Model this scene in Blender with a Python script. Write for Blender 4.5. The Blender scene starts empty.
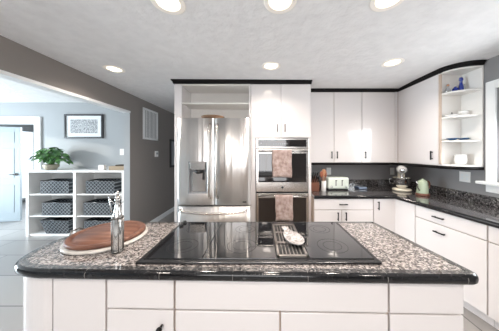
import bpy, bmesh, math, random
from mathutils import Vector, Matrix
random.seed(7)
C = bpy.context.scene.collection
PI = math.pi
sc = bpy.context.scene

# ------------------------------------------------------------------ camera
FPX = 190.0
cd = bpy.data.cameras.new('camera'); cam = bpy.data.objects.new('camera', cd); C.objects.link(cam)
cam.location = (0, 0, 1.45); cam.rotation_euler = (PI/2, 0, 0)
cd.sensor_width = 36; cd.lens = FPX/499*36
cd.shift_x = -11.5/499; cd.shift_y = -12.5/499
cd.clip_start = 0.02
sc.camera = cam
# ------------------------------------------------------------------ colour management
sc.view_settings.view_transform = 'Standard'; sc.view_settings.look = 'None'
sc.view_settings.gamma = 1; sc.view_settings.use_curve_mapping = False
sc.view_settings.exposure = 0.08
sc.cycles.max_bounces = 10; sc.cycles.diffuse_bounces = 5; sc.cycles.sample_clamp_indirect = 6
# ------------------------------------------------------------------ daylight
w = bpy.data.worlds.new('world'); sc.world = w; w.use_nodes = True
bg = w.node_tree.nodes['Background']; bg.inputs[0].default_value = (.80, .90, 1, 1); bg.inputs[1].default_value = 1.3
sd = bpy.data.lights.new('sun', 'SUN'); sun = bpy.data.objects.new('sun', sd); C.objects.link(sun)
sd.energy = 2.6; sd.angle = math.radians(1.2); sd.color = (1, .95, .87)
sun.rotation_euler = Vector((.87, .46, -.13)).to_track_quat('-Z', 'Y').to_euler()
def area(name, loc, direction, sx, sy, power, col):
    a = bpy.data.lights.new(name, 'AREA'); a.shape = 'RECTANGLE'; a.size = sx; a.size_y = sy
    a.energy = power; a.color = col
    o = bpy.data.objects.new(name, a); C.objects.link(o); o.location = loc
    o.rotation_euler = Vector(direction).to_track_quat('-Z', 'Y').to_euler(); return o
area('fill_near_window', (-.2, -2.72, 1.45), (0, 1, 0.22), 2.5, 1.5, 60, (1, .97, .96))  # frontal fill added at the unseen window behind the camera
area('daylight_side_window', (2.47, 1.35, 1.6), (-1, 0, -.35), 1.0, 0.8, 24, (.93, .97, 1))
area('daylight_patio_door', (-6.95, 1.47, 1.15), (1, 0, .12), 1.6, 2.0, 300, (.78, .91, 1))
area('daylight_far_room', (-4.6, 5.3, 1.6), (0, -1, 0), 1.6, 1.4, 90, (.85, .94, 1))
LAMP_W = 15.0

# ------------------------------------------------------------------ materials
M = {}
def mat(name, col, rough=.5, metal=0., coat=0., spec=None, trans=0., emit=None, es=0., bump=None, alpha=None, ior=None):
    m = bpy.data.materials.new(name); m.use_nodes = True; nt = m.node_tree; b = nt.nodes['Principled BSDF']
    b.inputs['Base Color'].default_value = (*col, 1); b.inputs['Roughness'].default_value = rough
    b.inputs['Metallic'].default_value = metal; b.inputs['Coat Weight'].default_value = coat
    b.inputs['Coat Roughness'].default_value = .04
    b.inputs['Transmission Weight'].default_value = trans
    if ior: b.inputs['IOR'].default_value = ior
    if spec is not None: b.inputs['Specular IOR Level'].default_value = spec
    if emit: b.inputs['Emission Color'].default_value = (*emit, 1); b.inputs['Emission Strength'].default_value = es
    if bump:
        tc = nt.nodes.new('ShaderNodeTexCoord'); mp = nt.nodes.new('ShaderNodeMapping')
        sc_ = bump[0]; mp.inputs['Scale'].default_value = sc_ if isinstance(sc_, tuple) else (sc_,)*3
        n = nt.nodes.new('ShaderNodeTexNoise'); n.inputs['Scale'].default_value = 1; n.inputs['Detail'].default_value = bump[3] if len(bump) > 3 else 3
        bp = nt.nodes.new('ShaderNodeBump'); bp.inputs['Strength'].default_value = bump[1]; bp.inputs['Distance'].default_value = bump[2]
        nt.links.new(tc.outputs['Object'], mp.inputs[0]); nt.links.new(mp.outputs[0], n.inputs[0])
        nt.links.new(n.outputs[0], bp.inputs['Height']); nt.links.new(bp.outputs[0], b.inputs['Normal'])
    M[name] = m; return m
def ramp(nt, stops, const=False):
    r = nt.nodes.new('ShaderNodeValToRGB'); e = r.color_ramp.elements
    while len(e) < len(stops): e.new(.5)
    for i, (p, c) in enumerate(stops): e[i].position = p; e[i].color = (*c, 1)
    if const: r.color_ramp.interpolation = 'CONSTANT'
    return r
def noise_col(name, stops, scale, detail=4, kind='noise', const=False):
    """colour from a noise / voronoi speckle"""
    m = M[name]; nt = m.node_tree; b = nt.nodes['Principled BSDF']
    tc = nt.nodes.new('ShaderNodeTexCoord'); mp = nt.nodes.new('ShaderNodeMapping')
    mp.inputs['Scale'].default_value = scale if isinstance(scale, tuple) else (scale,)*3
    nt.links.new(tc.outputs['Object'], mp.inputs[0])
    if kind == 'noise':
        n = nt.nodes.new('ShaderNodeTexNoise'); n.inputs['Scale'].default_value = 1; n.inputs['Detail'].default_value = detail; out = n.outputs[0]
    else:
        n = nt.nodes.new('ShaderNodeTexVoronoi'); n.inputs['Scale'].default_value = 1
        sp = nt.nodes.new('ShaderNodeSeparateColor'); nt.links.new(n.outputs['Color'], sp.inputs[0]); out = sp.outputs[0]
    nt.links.new(mp.outputs[0], n.inputs['Vector'])
    r = ramp(nt, stops, const); nt.links.new(out, r.inputs[0]); nt.links.new(r.outputs[0], b.inputs['Base Color'])
    return m

mat('ceiling', (.80, .79, .785), .95, bump=(19, .6, .018, 5))
noise_col('ceiling', [(.35, (.81, .80, .795)), (.65, (.86, .85, .845))], 9, 6)
mat('taupe_wall', (.235, .208, .19), .6, bump=(90, .08, .002))
mat('grey_wall', (.235, .228, .23), .7)
mat('pale_wall', (.36, .375, .385), .8)
mat('white_paint', (.80, .80, .79), .45)
mat('door_shaded_white', (.33, .38, .41), .45)  # white door; the shade on its face is put into this colour
mat('kitchen_floor', (.2, .17, .14), .5); noise_col('kitchen_floor', [(.3, (.13, .11, .09)), (.7, (.24, .205, .17))], 7, 6)
mat('tile_floor', (.25, .26, .27), .28)
nt = M['tile_floor'].node_tree
tc = nt.nodes.new('ShaderNodeTexCoord'); br = nt.nodes.new('ShaderNodeTexBrick')
br.inputs['Scale'].default_value = 1; br.inputs['Brick Width'].default_value = .9; br.inputs['Row Height'].default_value = .45
br.inputs['Mortar Size'].default_value = .006; br.inputs['Color1'].default_value = (.34, .33, .32, 1)
br.inputs['Color2'].default_value = (.27, .26, .255, 1); br.inputs['Mortar'].default_value = (.1, .1, .1, 1)
mp = nt.nodes.new('ShaderNodeMapping'); mp.inputs['Rotation'].default_value = (0, 0, .0)
nt.links.new(tc.outputs['Object'], mp.inputs[0]); nt.links.new(mp.outputs[0], br.inputs[0]); nt.links.new(br.outputs[0], nt.nodes['Principled BSDF'].inputs['Base Color'])
mat('cabinet_white', (.74, .705, .695), .10, coat=.5)
mat('carcass_tan', (.52, .41, .33), .5)
mat('cabinet_inside', (.78, .755, .72), .35)
mat('crown_black', (.007, .006, .006), .35, spec=.15)
mat('handle_black', (.02, .018, .018), .3, metal=.6)
mat('granite_light', (.5, .45, .42), .10, coat=.3)
mat('granite_dark', (.05, .05, .05), .08, coat=.6)
mat('nosing', (.02, .02, .022), .10)
def granite(name, stops, scale, mixs):
    m = M[name]; nt = m.node_tree; b = nt.nodes['Principled BSDF']
    tc = nt.nodes.new('ShaderNodeTexCoord')
    v = nt.nodes.new('ShaderNodeTexVoronoi'); v.inputs['Scale'].default_value = scale
    v2 = nt.nodes.new('ShaderNodeTexNoise'); v2.inputs['Scale'].default_value = scale*.9; v2.inputs['Detail'].default_value = 3
    sp = nt.nodes.new('ShaderNodeSeparateColor')
    nt.links.new(tc.outputs['Object'], v.inputs['Vector']); nt.links.new(tc.outputs['Object'], v2.inputs['Vector'])
    nt.links.new(v.outputs['Color'], sp.inputs[0])
    mx = nt.nodes.new('ShaderNodeMix'); mx.inputs[0].default_value = mixs
    nt.links.new(sp.outputs[0], mx.inputs[2]); nt.links.new(v2.outputs[0], mx.inputs[3])
    r = ramp(nt, stops); nt.links.new(mx.outputs[0], r.inputs[0]); nt.links.new(r.outputs[0], b.inputs['Base Color'])
granite('granite_light', [(.28, (.05, .046, .045)), (.42, (.14, .125, .118)), (.58, (.25, .222, .208)), (.78, (.42, .385, .365))], 125, .42)
granite('granite_dark', [(.25, (.012, .012, .013)), (.5, (.05, .047, .047)), (.72, (.13, .12, .12)), (.85, (.3, .28, .27))], 95, .4)
granite('nosing', [(.35, (.005, .005, .006)), (.75, (.014, .014, .015)), (.9, (.05, .05, .05))], 120, .4)
mat('border', (.05, .05, .05), .12, coat=.3)
granite('border', [(.3, (.02, .02, .021)), (.6, (.085, .08, .078)), (.85, (.2, .19, .18))], 110, .4)
mat('grout', (.17, .16, .15), .8)
mat('cooktop_glass', (.006, .006, .007), .03, coat=1)
mat('burner_ring', (.035, .033, .033), .15)
mat('steel', (.80, .78, .76), .27, metal=1, bump=((17, 3, .05), .5, .014, 2))
nt = M['steel'].node_tree; b = nt.nodes['Principled BSDF']; b.inputs['Anisotropic'].default_value = .85; b.inputs['Roughness'].default_value = .34; b.inputs['Anisotropic Rotation'].default_value = .25
tg = nt.nodes.new('ShaderNodeTangent'); tg.direction_type = 'RADIAL'; tg.axis = 'Z'; nt.links.new(tg.outputs[0], b.inputs['Tangent'])
mat('steel_plain', (.60, .57, .54), .25, metal=1)
mat('steel_grille', (.38, .35, .33), .35, metal=1)
mat('steel_dark', (.22, .21, .2), .3, metal=1)
mat('chrome', (.8, .8, .8), .06, metal=1)
mat('oven_glass', (.012, .010, .010), .04, coat=1)
mat('black_plastic', (.012, .012, .013), .25)
mat('seam_black', (.01, .01, .01), .6)
mat('grey_plastic', (.30, .31, .33), .3)
mat('towel_rose', (.50, .39, .36), .95, bump=(60, .6, .01)); noise_col('towel_rose', [(.35, (.27, .19, .17)), (.65, (.44, .35, .32))], 24, 3)
mat('wood_board', (.30, .10, .04), .5, spec=.3)
noise_col('wood_board', [(.3, (.075, .030, .02)), (.5, (.15, .066, .042)), (.7, (.23, .12, .08))], (3, 26, 3), 4)
mat('wood_pale', (.45, .22, .11), .5)
mat('wood_red', (.24, .075, .035), .4)
mat('wood_dark', (.16, .06, .035), .35)
mat('marble', (.72, .69, .65), .15); noise_col('marble', [(.35, (.38, .35, .32)), (.6, (.58, .55, .51))], 14, 5)
mat('ceramic_white', (.80, .79, .77), .12, coat=.4)
mat('spoon_ceramic', (.5, .48, .46), .25); noise_col('spoon_ceramic', [(.4, (.25, .23, .22)), (.6, (.48, .46, .45))], 60, 3)
mat('mint', (.68, .73, .66), .2, coat=.4)
mat('mint_dark', (.40, .47, .34), .2, coat=.4)
mat('cream', (.80, .74, .60), .2, coat=.3)
mat('navy_glass', (.01, .03, .25), .05, coat=.6)
mat('blue_glass', (.01, .06, .15), .08, coat=.5)
mat('clear_glass', (.92, .95, .95), .03, trans=.95, ior=1.35)
mat('window_glass', (1, 1, 1), 0, trans=1, ior=1.02)
mat('oil', (.72, .73, .72), .05, metal=.8)
mat('leaf', (.06, .20, .045), .35); noise_col('leaf', [(.35, (.025, .10, .025)), (.65, (.14, .34, .09))], 9, 2)
mat('soil', (.04, .03, .02), .9)
mat('pot', (.42, .38, .30), .4)
mat('frame_black', (.015, .015, .018), .35)
mat('mat_white', (.75, .77, .78), .7)
mat('print', (.4, .4, .4), .7); noise_col('print', [(.36, (.12, .12, .13)), (.5, (.36, .37, .38)), (.66, (.62, .63, .64))], (70, 10, 38), 5)
mat('plastic_white', (.78, .77, .75), .35)
mat('slot_dark', (.05, .05, .05), .6)
mat('brown_box', (.28, .22, .15), .7)
mat('wicker', (.20, .12, .07), .8, bump=(80, .6, .01))
mat('lamp_glow', (1, .9, .75), .5, emit=(1, .86, .66), es=2.0)
mat('bulb_glow', (1, .9, .75), .5, emit=(1, .9, .75), es=9)
mat('lamp_ring', (.85, .82, .78), .4, emit=(1, .86, .66), es=.12)
mat('vent_slot', (.10, .10, .105), .7)
# basket weave: dark slate with pale diamond lattice
mat('basket', (.06, .07, .08), .8)
nt = M['basket'].node_tree; b = nt.nodes['Principled BSDF']
tc = nt.nodes.new('ShaderNodeTexCoord'); mp = nt.nodes.new('ShaderNodeMapping')
mp.inputs['Rotation'].default_value = (0, PI/4, 0); mp.inputs['Scale'].default_value = (1, .02, 1)
ck = nt.nodes.new('ShaderNodeTexBrick'); ck.offset = 0; ck.inputs['Scale'].default_value = 1
ck.inputs['Brick Width'].default_value = .045; ck.inputs['Row Height'].default_value = .045; ck.inputs['Mortar Size'].default_value = .0045
ck.inputs['Color1'].default_value = (.010, .013, .018, 1); ck.inputs['Color2'].default_value = (.018, .022, .028, 1); ck.inputs['Mortar'].default_value = (.15, .165, .18, 1)
sw = nt.nodes.new('ShaderNodeSeparateXYZ'); cb = nt.nodes.new('ShaderNodeCombineXYZ')
nt.links.new(tc.outputs['Object'], mp.inputs[0]); nt.links.new(mp.outputs[0], sw.inputs[0])
nt.links.new(sw.outputs[0], cb.inputs[0]); nt.links.new(sw.outputs[2], cb.inputs[1]); nt.links.new(cb.outputs[0], ck.inputs[0])
nt.links.new(ck.outputs[0], b.inputs['Base Color'])

# ------------------------------------------------------------------ helpers
class MB:
    def __init__(s): s.v = []; s.f = []; s.sm = []
    def add(s, vs, fs, smooth=False):
        n = len(s.v); s.v += [Vector(p) for p in vs]; s.f += [[i+n for i in f] for f in fs]; s.sm += [smooth]*len(fs); return s
    def box(s, x0, x1, y0, y1, z0, z1, T=None):
        vs = [(x, y, z) for z in (z0, z1) for y in (y0, y1) for x in (x0, x1)]
        if T: vs = [T(*p) for p in vs]
        return s.add(vs, [(0,2,3,1), (4,5,7,6), (0,1,5,4), (2,6,7,3), (0,4,6,2), (1,3,7,5)])
    def prism(s, poly, z0, z1):
        n = len(poly)
        return s.add([(x, y, z0) for x, y in poly]+[(x, y, z1) for x, y in poly],
                     [tuple(range(n))[::-1], tuple(range(n, 2*n))]+[(i, (i+1) % n, n+(i+1) % n, n+i) for i in range(n)])
    def lathe(s, prof, c, n=32, axis='z', cap=True):
        vs = []
        for r, h in prof:
            for k in range(n):
                a = 2*PI*k/n; x, y = r*math.cos(a), r*math.sin(a)
                vs.append((c[0]+x, c[1]+y, c[2]+h) if axis == 'z' else (c[0]+x, c[1]+h, c[2]+y) if axis == 'y' else (c[0]+h, c[1]+x, c[2]+y))
        fs = [(i*n+k, i*n+(k+1) % n, (i+1)*n+(k+1) % n, (i+1)*n+k) for i in range(len(prof)-1) for k in range(n)]
        if cap: fs += [tuple(range(n))[::-1], tuple(range((len(prof)-1)*n, len(prof)*n))]
        return s.add(vs, fs, True)
    def tube(s, pts, r, n=10, cap=True, flat=None):
        pts = [Vector(p) for p in pts]; vs = []; up = None
        for i, p in enumerate(pts):
            d = (pts[min(i+1, len(pts)-1)]-pts[max(i-1, 0)]).normalized()
            if up is None: up = d.orthogonal().normalized()
            a = (up-d*up.dot(d)).normalized(); up = a; b_ = d.cross(a)
            rr = r[i] if isinstance(r, (list, tuple)) else r
            for k in range(n):
                t = 2*PI*k/n; vs.append(p+a*rr*math.cos(t)+b_*rr*math.sin(t))
        fs = [(i*n+k, i*n+(k+1) % n, (i+1)*n+(k+1) % n, (i+1)*n+k) for i in range(len(pts)-1) for k in range(n)]
        if cap: fs += [tuple(range(n))[::-1], tuple(range((len(pts)-1)*n, len(pts)*n))]
        return s.add(vs, fs, True)
    def ball(s, c, rx, ry, rz, n=20, m=12):
        vs = []; 
        for i in range(m+1):
            t = PI*i/m
            for k in range(n):
                a = 2*PI*k/n; vs.append((c[0]+rx*math.sin(t)*math.cos(a)+0, c[1]+ry*math.sin(t)*math.sin(a), c[2]+rz*math.cos(t)))
        return s.add(vs, [(i*n+k, (i+1)*n+k, (i+1)*n+(k+1) % n, i*n+(k+1) % n) for i in range(m) for k in range(n)], True)
    def build(s, name, m, parent=None, bevel=0, seg=2, weld=True):
        off = Vector((0, 0, 0)); p = parent
        while p is not None: off += p.location; p = p.parent
        me = bpy.data.meshes.new(name); me.from_pydata([v-off for v in s.v], [], s.f); me.update()
        bm = bmesh.new(); bm.from_mesh(me)
        if weld: bmesh.ops.remove_doubles(bm, verts=bm.verts, dist=1e-6)
        bmesh.ops.recalc_face_normals(bm, faces=bm.faces); bm.to_mesh(me); bm.free()
        if len(me.polygons) == len(s.sm): me.polygons.foreach_set('use_smooth', s.sm)
        elif any(s.sm): me.polygons.foreach_set('use_smooth', [True]*len(me.polygons))
        me.materials.append(M[m])
        o = bpy.data.objects.new(name, me); C.objects.link(o); o.parent = parent
        if bevel:
            bv = o.modifiers.new('bevel', 'BEVEL'); bv.width = bevel; bv.segments = seg; bv.limit_method = 'ANGLE'; bv.angle_limit = .7
        return o
def tag(o, label, cat, group=None):
    o['label'] = label; o['category'] = cat
    if group: o['group'] = group
    return o
def thing(name, label, cat, loc, group=None):
    o = bpy.data.objects.new(name, None); C.objects.link(o); o.location = loc; o.empty_display_size = .05
    return tag(o, label, cat, group)
def struct(name, mb, m, bevel=0):
    o = mb.build(name, m, None, bevel); o['kind'] = 'structure'; return o
def solo(name, label, cat, mb, m, loc=(0, 0, 0), group=None, bevel=0):
    """a thing that is one mesh, origin at loc"""
    o = mb.build(name, m, None, bevel)
    o.data.transform(Matrix.Translation(-Vector(loc))); o.location = loc
    return tag(o, label, cat, group)
def dup(root, loc, label=None, group=None):
    r = root.copy(); C.objects.link(r); r.location = loc
    if label: r['label'] = label
    for ch in list(root.children):
        c = ch.copy(); C.objects.link(c); c.parent = r
        for g in ch.children:
            d = g.copy(); C.objects.link(d); d.parent = c
    return r
def kindstruct(o): o['kind'] = 'structure'; return o

# ------------------------------------------------------------------ room shell
CE = 2.44
WX, WR, WB = -2.19, 2.40, 3.24       # left wall plane, right wall plane, back wall plane
struct('floor', MB().box(-7.2, 3, -3, 6.2, -.1, 0), 'tile_floor')
struct('ceiling', MB().box(-7.2, 3, -3, 6.2, CE, CE+.1), 'ceiling')
def wall_with_holes(name, axis, p0, p1, a0, a1, z0, z1, holes, m):
    """wall slab; holes = (a, b, zlo, zhi) along its length"""
    mb = MB(); cuts = sorted(holes)
    def bx(a, b, zl, zh):
        if b-a < 1e-4 or zh-zl < 1e-4: return
        if axis == 'x': mb.box(p0, p1, a, b, zl, zh)
        else: mb.box(a, b, p0, p1, zl, zh)
    cur = a0
    for a, b, zl, zh in cuts:
        bx(cur, a, z0, z1); bx(a, b, z0, zl); bx(a, b, zh, z1); cur = b
    bx(cur, a1, z0, z1)
    return struct(name, mb, m)
wall_with_holes('wall_right', 'x', WR, WR+.14, -3, WB+.14, 0, CE, [(.75, 1.93, 1.15, 2.11)], 'grey_wall')
wall_with_holes('wall_left', 'x', WX-.10, WX, -3, 6.1, 0, CE, [(-1.7, 3.18, 0, 2.15)], 'taupe_wall')
wall_with_holes('wall_back', 'y', WB, WB+.14, -1.19, WR, 0, CE, [], 'grey_wall')
wall_with_holes('wall_near', 'y', -2.94, -2.8, WX, WR, 0, CE, [(-1.5, 1.1, .6, 2.2)], 'grey_wall')
wall_with_holes('wall_side_room_far', 'y', 3.72, 3.84, -7.0, WX-.10, 0, CE, [(-5.95, -4.41, 0, 2.02)], 'pale_wall')
wall_with_holes('wall_side_room_left', 'x', -7.14, -7.0, -3, 6.1, 0, CE, [(.65, 2.3, .04, 2.25), (5.15, 5.95, .1, 2.1)], 'pale_wall')
wall_with_holes('wall_side_room_near', 'y', -2.94, -2.8, -7, WX-.10, 0, CE, [], 'pale_wall')
wall_with_holes('wall_far_room', 'y', 6.0, 6.1, -7, WR, 0, CE, [(-5.4, -3.9, .8, 2.1)], 'pale_wall')
# lining of the wide opening: soffit and end jamb
struct('trim_1', MB().box(WX-.11, WX+.006, -1.7, 3.18, 2.118, 2.15), 'white_paint')
struct('trim_2', MB().box(WX-.10, WX, 3.172, 3.18, 0, 2.118), 'pale_wall')
struct('baseboard_left', MB().box(WX, WX+.014, 3.19, 6.0, 0, .10), 'white_paint', .003)
struct('baseboard_side_room', MB().box(-4.28, WX-.11, 3.706, 3.72, 0, .10), 'white_paint', .003)
# doorway of the side room and its panelled door
mb = MB(); mb.box(-4.41, -4.29, 3.69, 3.72, 0, 2.155); mb.box(-6.06, -5.95, 3.69, 3.72, 0, 2.155); mb.box(-5.95, -4.41, 3.69, 3.72, 2.02, 2.155)
mb.box(-4.425, -4.41, 3.70, 3.86, 0, 2.02)
struct('trim_3', mb, 'white_paint', .004)
th = math.radians(12); ux, uy = math.cos(th), math.sin(th)
def DT(u, v, z): return (-5.92+u*ux-v*uy, 3.86+u*uy+v*ux, z)
d1 = struct('door_1', MB().box(0, .83, 0, .04, .01, 2.0, DT), 'door_shaded_white', .003)
mb = MB()
for (u0, u1) in ((.10, .38), (.45, .73)):
    for (z0, z1) in ((.2, .78), (.92, 1.55), (1.66, 1.9)):
        mb.box(u0, u1, -.007, 0, z0, z1, DT)
mb.build('door_panel', 'door_shaded_white', d1, .006)
mb = MB(); mb.tube([DT(.77, 0, 1.0), DT(.77, -.05, 1.0), DT(.70, -.055, 1.0)], .011); mb.lathe([(.03, -.01), (.03, .0)], DT(.77, 0, 1.0), 16, 'y')
mb.build('door_handle', 'steel_dark', d1)
# kitchen window on the right wall
def window(name, kind, x0, y0, y1, z0, z1):
    """window in a wall of constant x; casing on the room side (-x)"""
    mb = MB()
    cw = .085
    mb.box(x0-.022, x0, y1, y1+cw, z0-.0, z1+cw); mb.box(x0-.022, x0, y0-cw, y0, z0, z1+cw); mb.box(x0-.022, x0, y0, y1, z1, z1+cw)
    f = struct(name, mb, 'white_paint', .006)
    mb = MB(); mb.box(x0+.05, x0+.09, y0, y0+.04, z0, z1); mb.box(x0+.05, x0+.09, y1-.04, y1, z0, z1)
    mb.box(x0+.05, x0+.09, y0, y1, z0, z0+.04); mb.box(x0+.05, x0+.09, y0, y1, z1-.04, z1); zm = (z0+z1)/2; mb.box(x0+.05, x0+.09, y0, y1, zm-.02, zm+.02)
    mb.build('window_frame', 'white_paint', f, .003)
    MB().box(x0+.068, x0+.072, y0+.03, y1-.03, z0+.03, z1-.03).build('window_pane', 'window_glass', f)
    mb = MB().box(x0-.075, x0+.05, y0-cw-.05, y1+cw+.05, z0-.03, z0); mb.box(x0-.02, x0, y0-cw, y1+cw, z0-.11, z0-.03)
    mb.build('window_sill', 'white_paint', f, .006)
    return f
window('window_1', 'k', WR, .75, 1.93, 1.15, 2.11)
# wide unseen window behind the camera, added as a source of light
mb = MB()
for a, b_, c_, d_ in ((-1.58, -1.5, .52, 2.28), (1.1, 1.18, .52, 2.28), (-1.5, 1.1, .52, .6), (-1.5, 1.1, 2.2, 2.28)): mb.box(a, b_, -2.8, -2.78, c_, d_)
f = struct('added_window', mb, 'white_paint', .004)
mb = MB()
for a in (-1.5, -.65, .2, 1.05): mb.box(a, a+.05, -2.90, -2.86, .6, 2.2)
mb.box(-1.5, 1.1, -2.90, -2.86, .6, .65); mb.box(-1.5, 1.1, -2.90, -2.86, 2.15, 2.2); mb.build('window_frame', 'white_paint', f)
# patio door of the side room
mb = MB()
for a in (.65, 1.45, 2.24): mb.box(-7.1, -7.05, a, a+.06, .04, 2.25)
for z in (.04, .78, 1.5, 2.2): mb.box(-7.1, -7.06, .65, 2.3, z, z+.05)
struct('door_2', mb, 'white_paint')

# crown mouldings (black) on top of the cabinets
def sweep_open(name, path, prof, m):
    """path = xy points, prof = (outward offset, z); outward = right-hand side"""
    mb = MB(); n = len(path); P = [Vector(p) for p in path]; vs = []
    for i in range(n):
        d = (P[min(i+1, n-1)]-P[max(i-1, 0)]).normalized(); nn = Vector((d.y, -d.x))
        if 0 < i < n-1:
            d1_ = (P[i]-P[i-1]).normalized(); nn = nn/max(.5, nn.dot(Vector((d1_.y, -d1_.x))))
        for o_, z in prof: vs.append((P[i].x+nn.x*o_, P[i].y+nn.y*o_, z))
    k = len(prof)
    fs = [(i*k+j, i*k+(j+1) % k, (i+1)*k+(j+1) % k, (i+1)*k+j) for i in range(n-1) for j in range(k)]
    fs += [tuple(range(k)), tuple(range((n-1)*k, n*k))]
    mb.add(vs, fs); return struct(name, mb, m, .003)
crown = [(-.02, 2.395), (.008, 2.395), (.014, 2.405), (.016, 2.415), (.032, 2.428), (.032, CE), (-.02, CE)]
sweep_open('trim_4', [(-1.19, 3.2), (-1.19, 2.60), (.69, 2.60), (.69, 2.93)], crown, 'crown_black')
UF, RF, UB = 2.94, 2.115, 1.30      # front plane of back uppers, of right uppers, underside of the uppers
curve = [(RF+.275*(1-math.cos(t)), 2.24-.20*math.sin(t)) for t in [PI/2*i/10 for i in range(11)]]
upath = [(.71, UF), (RF, UF), (RF, 2.6), (RF, 2.24)]+curve[1:]
sweep_open('trim_5', upath, crown, 'crown_black')
sweep_open('trim_6', upath, [(-.02, UB-.035), (.004, UB-.035), (.008, UB-.02), (.004, UB-.001), (-.02, UB-.001)], 'crown_black')

# ------------------------------------------------------------------ cabinets
def pull_v(mb, x, y, z, L=.11):       # vertical bar pull on a face looking to -y
    mb.box(x-.006, x+.006, y-.032, y-.02, z-L/2, z+L/2)
    for q in (-.36, .36): mb.box(x-.005, x+.005, y-.022, y, z+q*L-.006, z+q*L+.006)
def pull_h(mb, x, y, z, L=.11, T=None):
    mb.box(x-L/2, x+L/2, y-.032, y-.02, z-.006, z+.006, T)
    for q in (-.36, .36): mb.box(x+q*L-.006, x+q*L+.006, y-.022, y, z-.005, z+.005, T)
G = .004
def front(root, name, x0, x1, y, z0, z1, handle=None, T=None, m='cabinet_white'):
    d = MB().box(x0+G, x1-G, y-.02, y, z0+G, z1-G, T).build(name, m, root, .0025)
    if handle:
        kind, hx, hz = handle; h = MB()
        if kind == 'v':
            if T: 
                h.box(hx-.006, hx+.006, y-.052, y-.04, hz-.055, hz+.055, T)
                for q in (-.04, .04): h.box(hx-.005, hx+.005, y-.042, y-.02, hz+q-.006, hz+q+.006, T)
            else: pull_v(h, hx, y-.02, hz)
        else: pull_h(h, hx, y-.02, hz, T=T)
        h.build('handle', 'handle_black', d, .002)
    return d
# tall surround of the refrigerator with the open cubby
TF = 2.60
r = thing('refrigerator_cabinet', 'tall white surround with open shelved cubby above the refrigerator', 'cabinet', (-.66, 2.6, 0))
MB().box(-1.185, -1.085, TF, 3.235, 0, 2.395).build('side_panel', 'cabinet_white', r, .002)
MB().box(-.165, -.142, TF, 3.235, 0, 2.395).build('side_panel', 'cabinet_white', r, .002)
MB().box(-1.085, -.165, TF+.005, 3.235, 2.375, 2.395).build('top_panel', 'cabinet_inside', r)
MB().box(-1.085, -.165, 2.95, 2.965, 1.905, 2.375).build('back_panel', 'cabinet_inside', r)
MB().box(-1.085, -.165, TF+.02, 2.95, 2.125, 2.145).build('shelf', 'cabinet_inside', r, .002)
MB().box(-1.085, -.165, TF+.01, 2.965, 1.888, 1.905).build('shelf', 'cabinet_inside', r, .002)
# oven cabinet
r = thing('oven_cabinet', 'tall white cabinet that holds the double wall oven', 'cabinet', (.27, 2.6, 0))
mb = MB(); mb.box(-.139, -.075, TF+.02, 3.235, .1, 2.395); mb.box(.652, .687, TF+.02, 3.235, .1, 2.395)
mb.box(-.075, .652, TF+.02, 3.235, 1.655, 2.395); mb.box(-.075, .652, TF+.02, 3.235, .1, .29); mb.box(-.12, .68, TF+.07, 3.2, 0, .1)
mb.build('body', 'cabinet_white', r, .0015)
for a_, b2 in ((-.139, -.076), (.652, .687)): MB().box(a_, b2, TF, TF+.02, .29, 1.655).build('stile', 'cabinet_white', r)
front(r, 'door', -.139, .274, TF+.02, 1.66, 2.395, ('v', .222, 1.79))
front(r, 'door', .274, .687, TF+.02, 1.66, 2.395, ('v', .326, 1.79))
front(r, 'drawer', -.139, .687, TF+.02, .11, .285, ('h', .27, .2))
# back uppers
def upper(label, x0, x1, doors, handles, loc):
    r = thing('wall_cabinet', label, 'cabinet', loc)
    MB().box(x0, x1, UF+.021, WB-.004, UB, 2.395).build('body', 'carcass_tan', r)
    for (a, b_), (hx, hz) in zip(doors, handles): front(r, 'door', a, b_, UF+.02, UB, 2.395, ('v', hx, hz))
    return r
upper('glossy white two-door wall cabinet above the mint toaster', .695, 1.563, [(.695, 1.13), (1.13, 1.563)], [(1.09, 1.42), (1.175, 1.42)], (1.13, 3.1, UB))
r = thing('wall_cabinet', 'glossy white single-door wall cabinet at the inner corner above the stand mixer', 'cabinet', (1.85, 3.1, UB))
MB().box(1.565, 2.395, UF+.021, WB-.004, UB, 2.395).build('body', 'carcass_tan', r)
front(r, 'door', 1.563, 2.075, UF+.02, UB, 2.395, ('v', 1.61, 1.42))
MB().box(2.078, RF, UF, UF+.02, UB, 2.395).build('filler_strip', 'cabinet_white', r)
# right upper: faces -x
def RT(u, v, z): return (RF+.02+v, UF-u, z)       # u runs towards the camera, v into the wall
r = thing('wall_cabinet', 'glossy white wall cabinet on the right wall beside the open corner shelves', 'cabinet', (2.25, 2.6, UB))
MB().box(.001, .675, .001, .26, UB, 2.395, RT).build('body', 'carcass_tan', r)
front(r, 'door', .003, .675, 0, UB, 2.395, ('v', .60, 1.42), RT)
# curved open end shelves
r = thing('corner_shelf', 'white open corner shelf unit with curved shelves next to the window', 'shelf', (2.3, 2.15, UB))
back_y = 2.262
def shelf_poly(ins=0): return [(RF+.012, back_y-.0), (WR-.006, back_y)]+[(x+ins*.5, y+ins) for x, y in reversed(curve[1:])]+[(RF+.012, 2.24)]
names = ['bottom_panel', 'shelf', 'shelf', 'shelf', 'top_panel']
SZ = [UB, 1.575, 1.85, 2.13, 2.375]
for nme, z in zip(names, SZ):
    MB().prism(shelf_poly(0 if nme != 'shelf' else .008), z, z+.018).build(nme, 'ceramic_white' if nme == 'x' else 'cabinet_inside', r, .002)
MB().box(RF+.0, WR-.006, back_y, back_y+.003, UB, 2.393).build('back_panel', 'cabinet_inside', r)
MB().box(RF-.001, RF+.014, 2.236, back_y+.0, UB+.018, 2.375).build('stile', 'carcass_tan', r)
MB().box(WR-.02, WR-.004, 2.043, back_y, UB+.018, 2.375).build('side_panel', 'cabinet_inside', r, .002)

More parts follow.
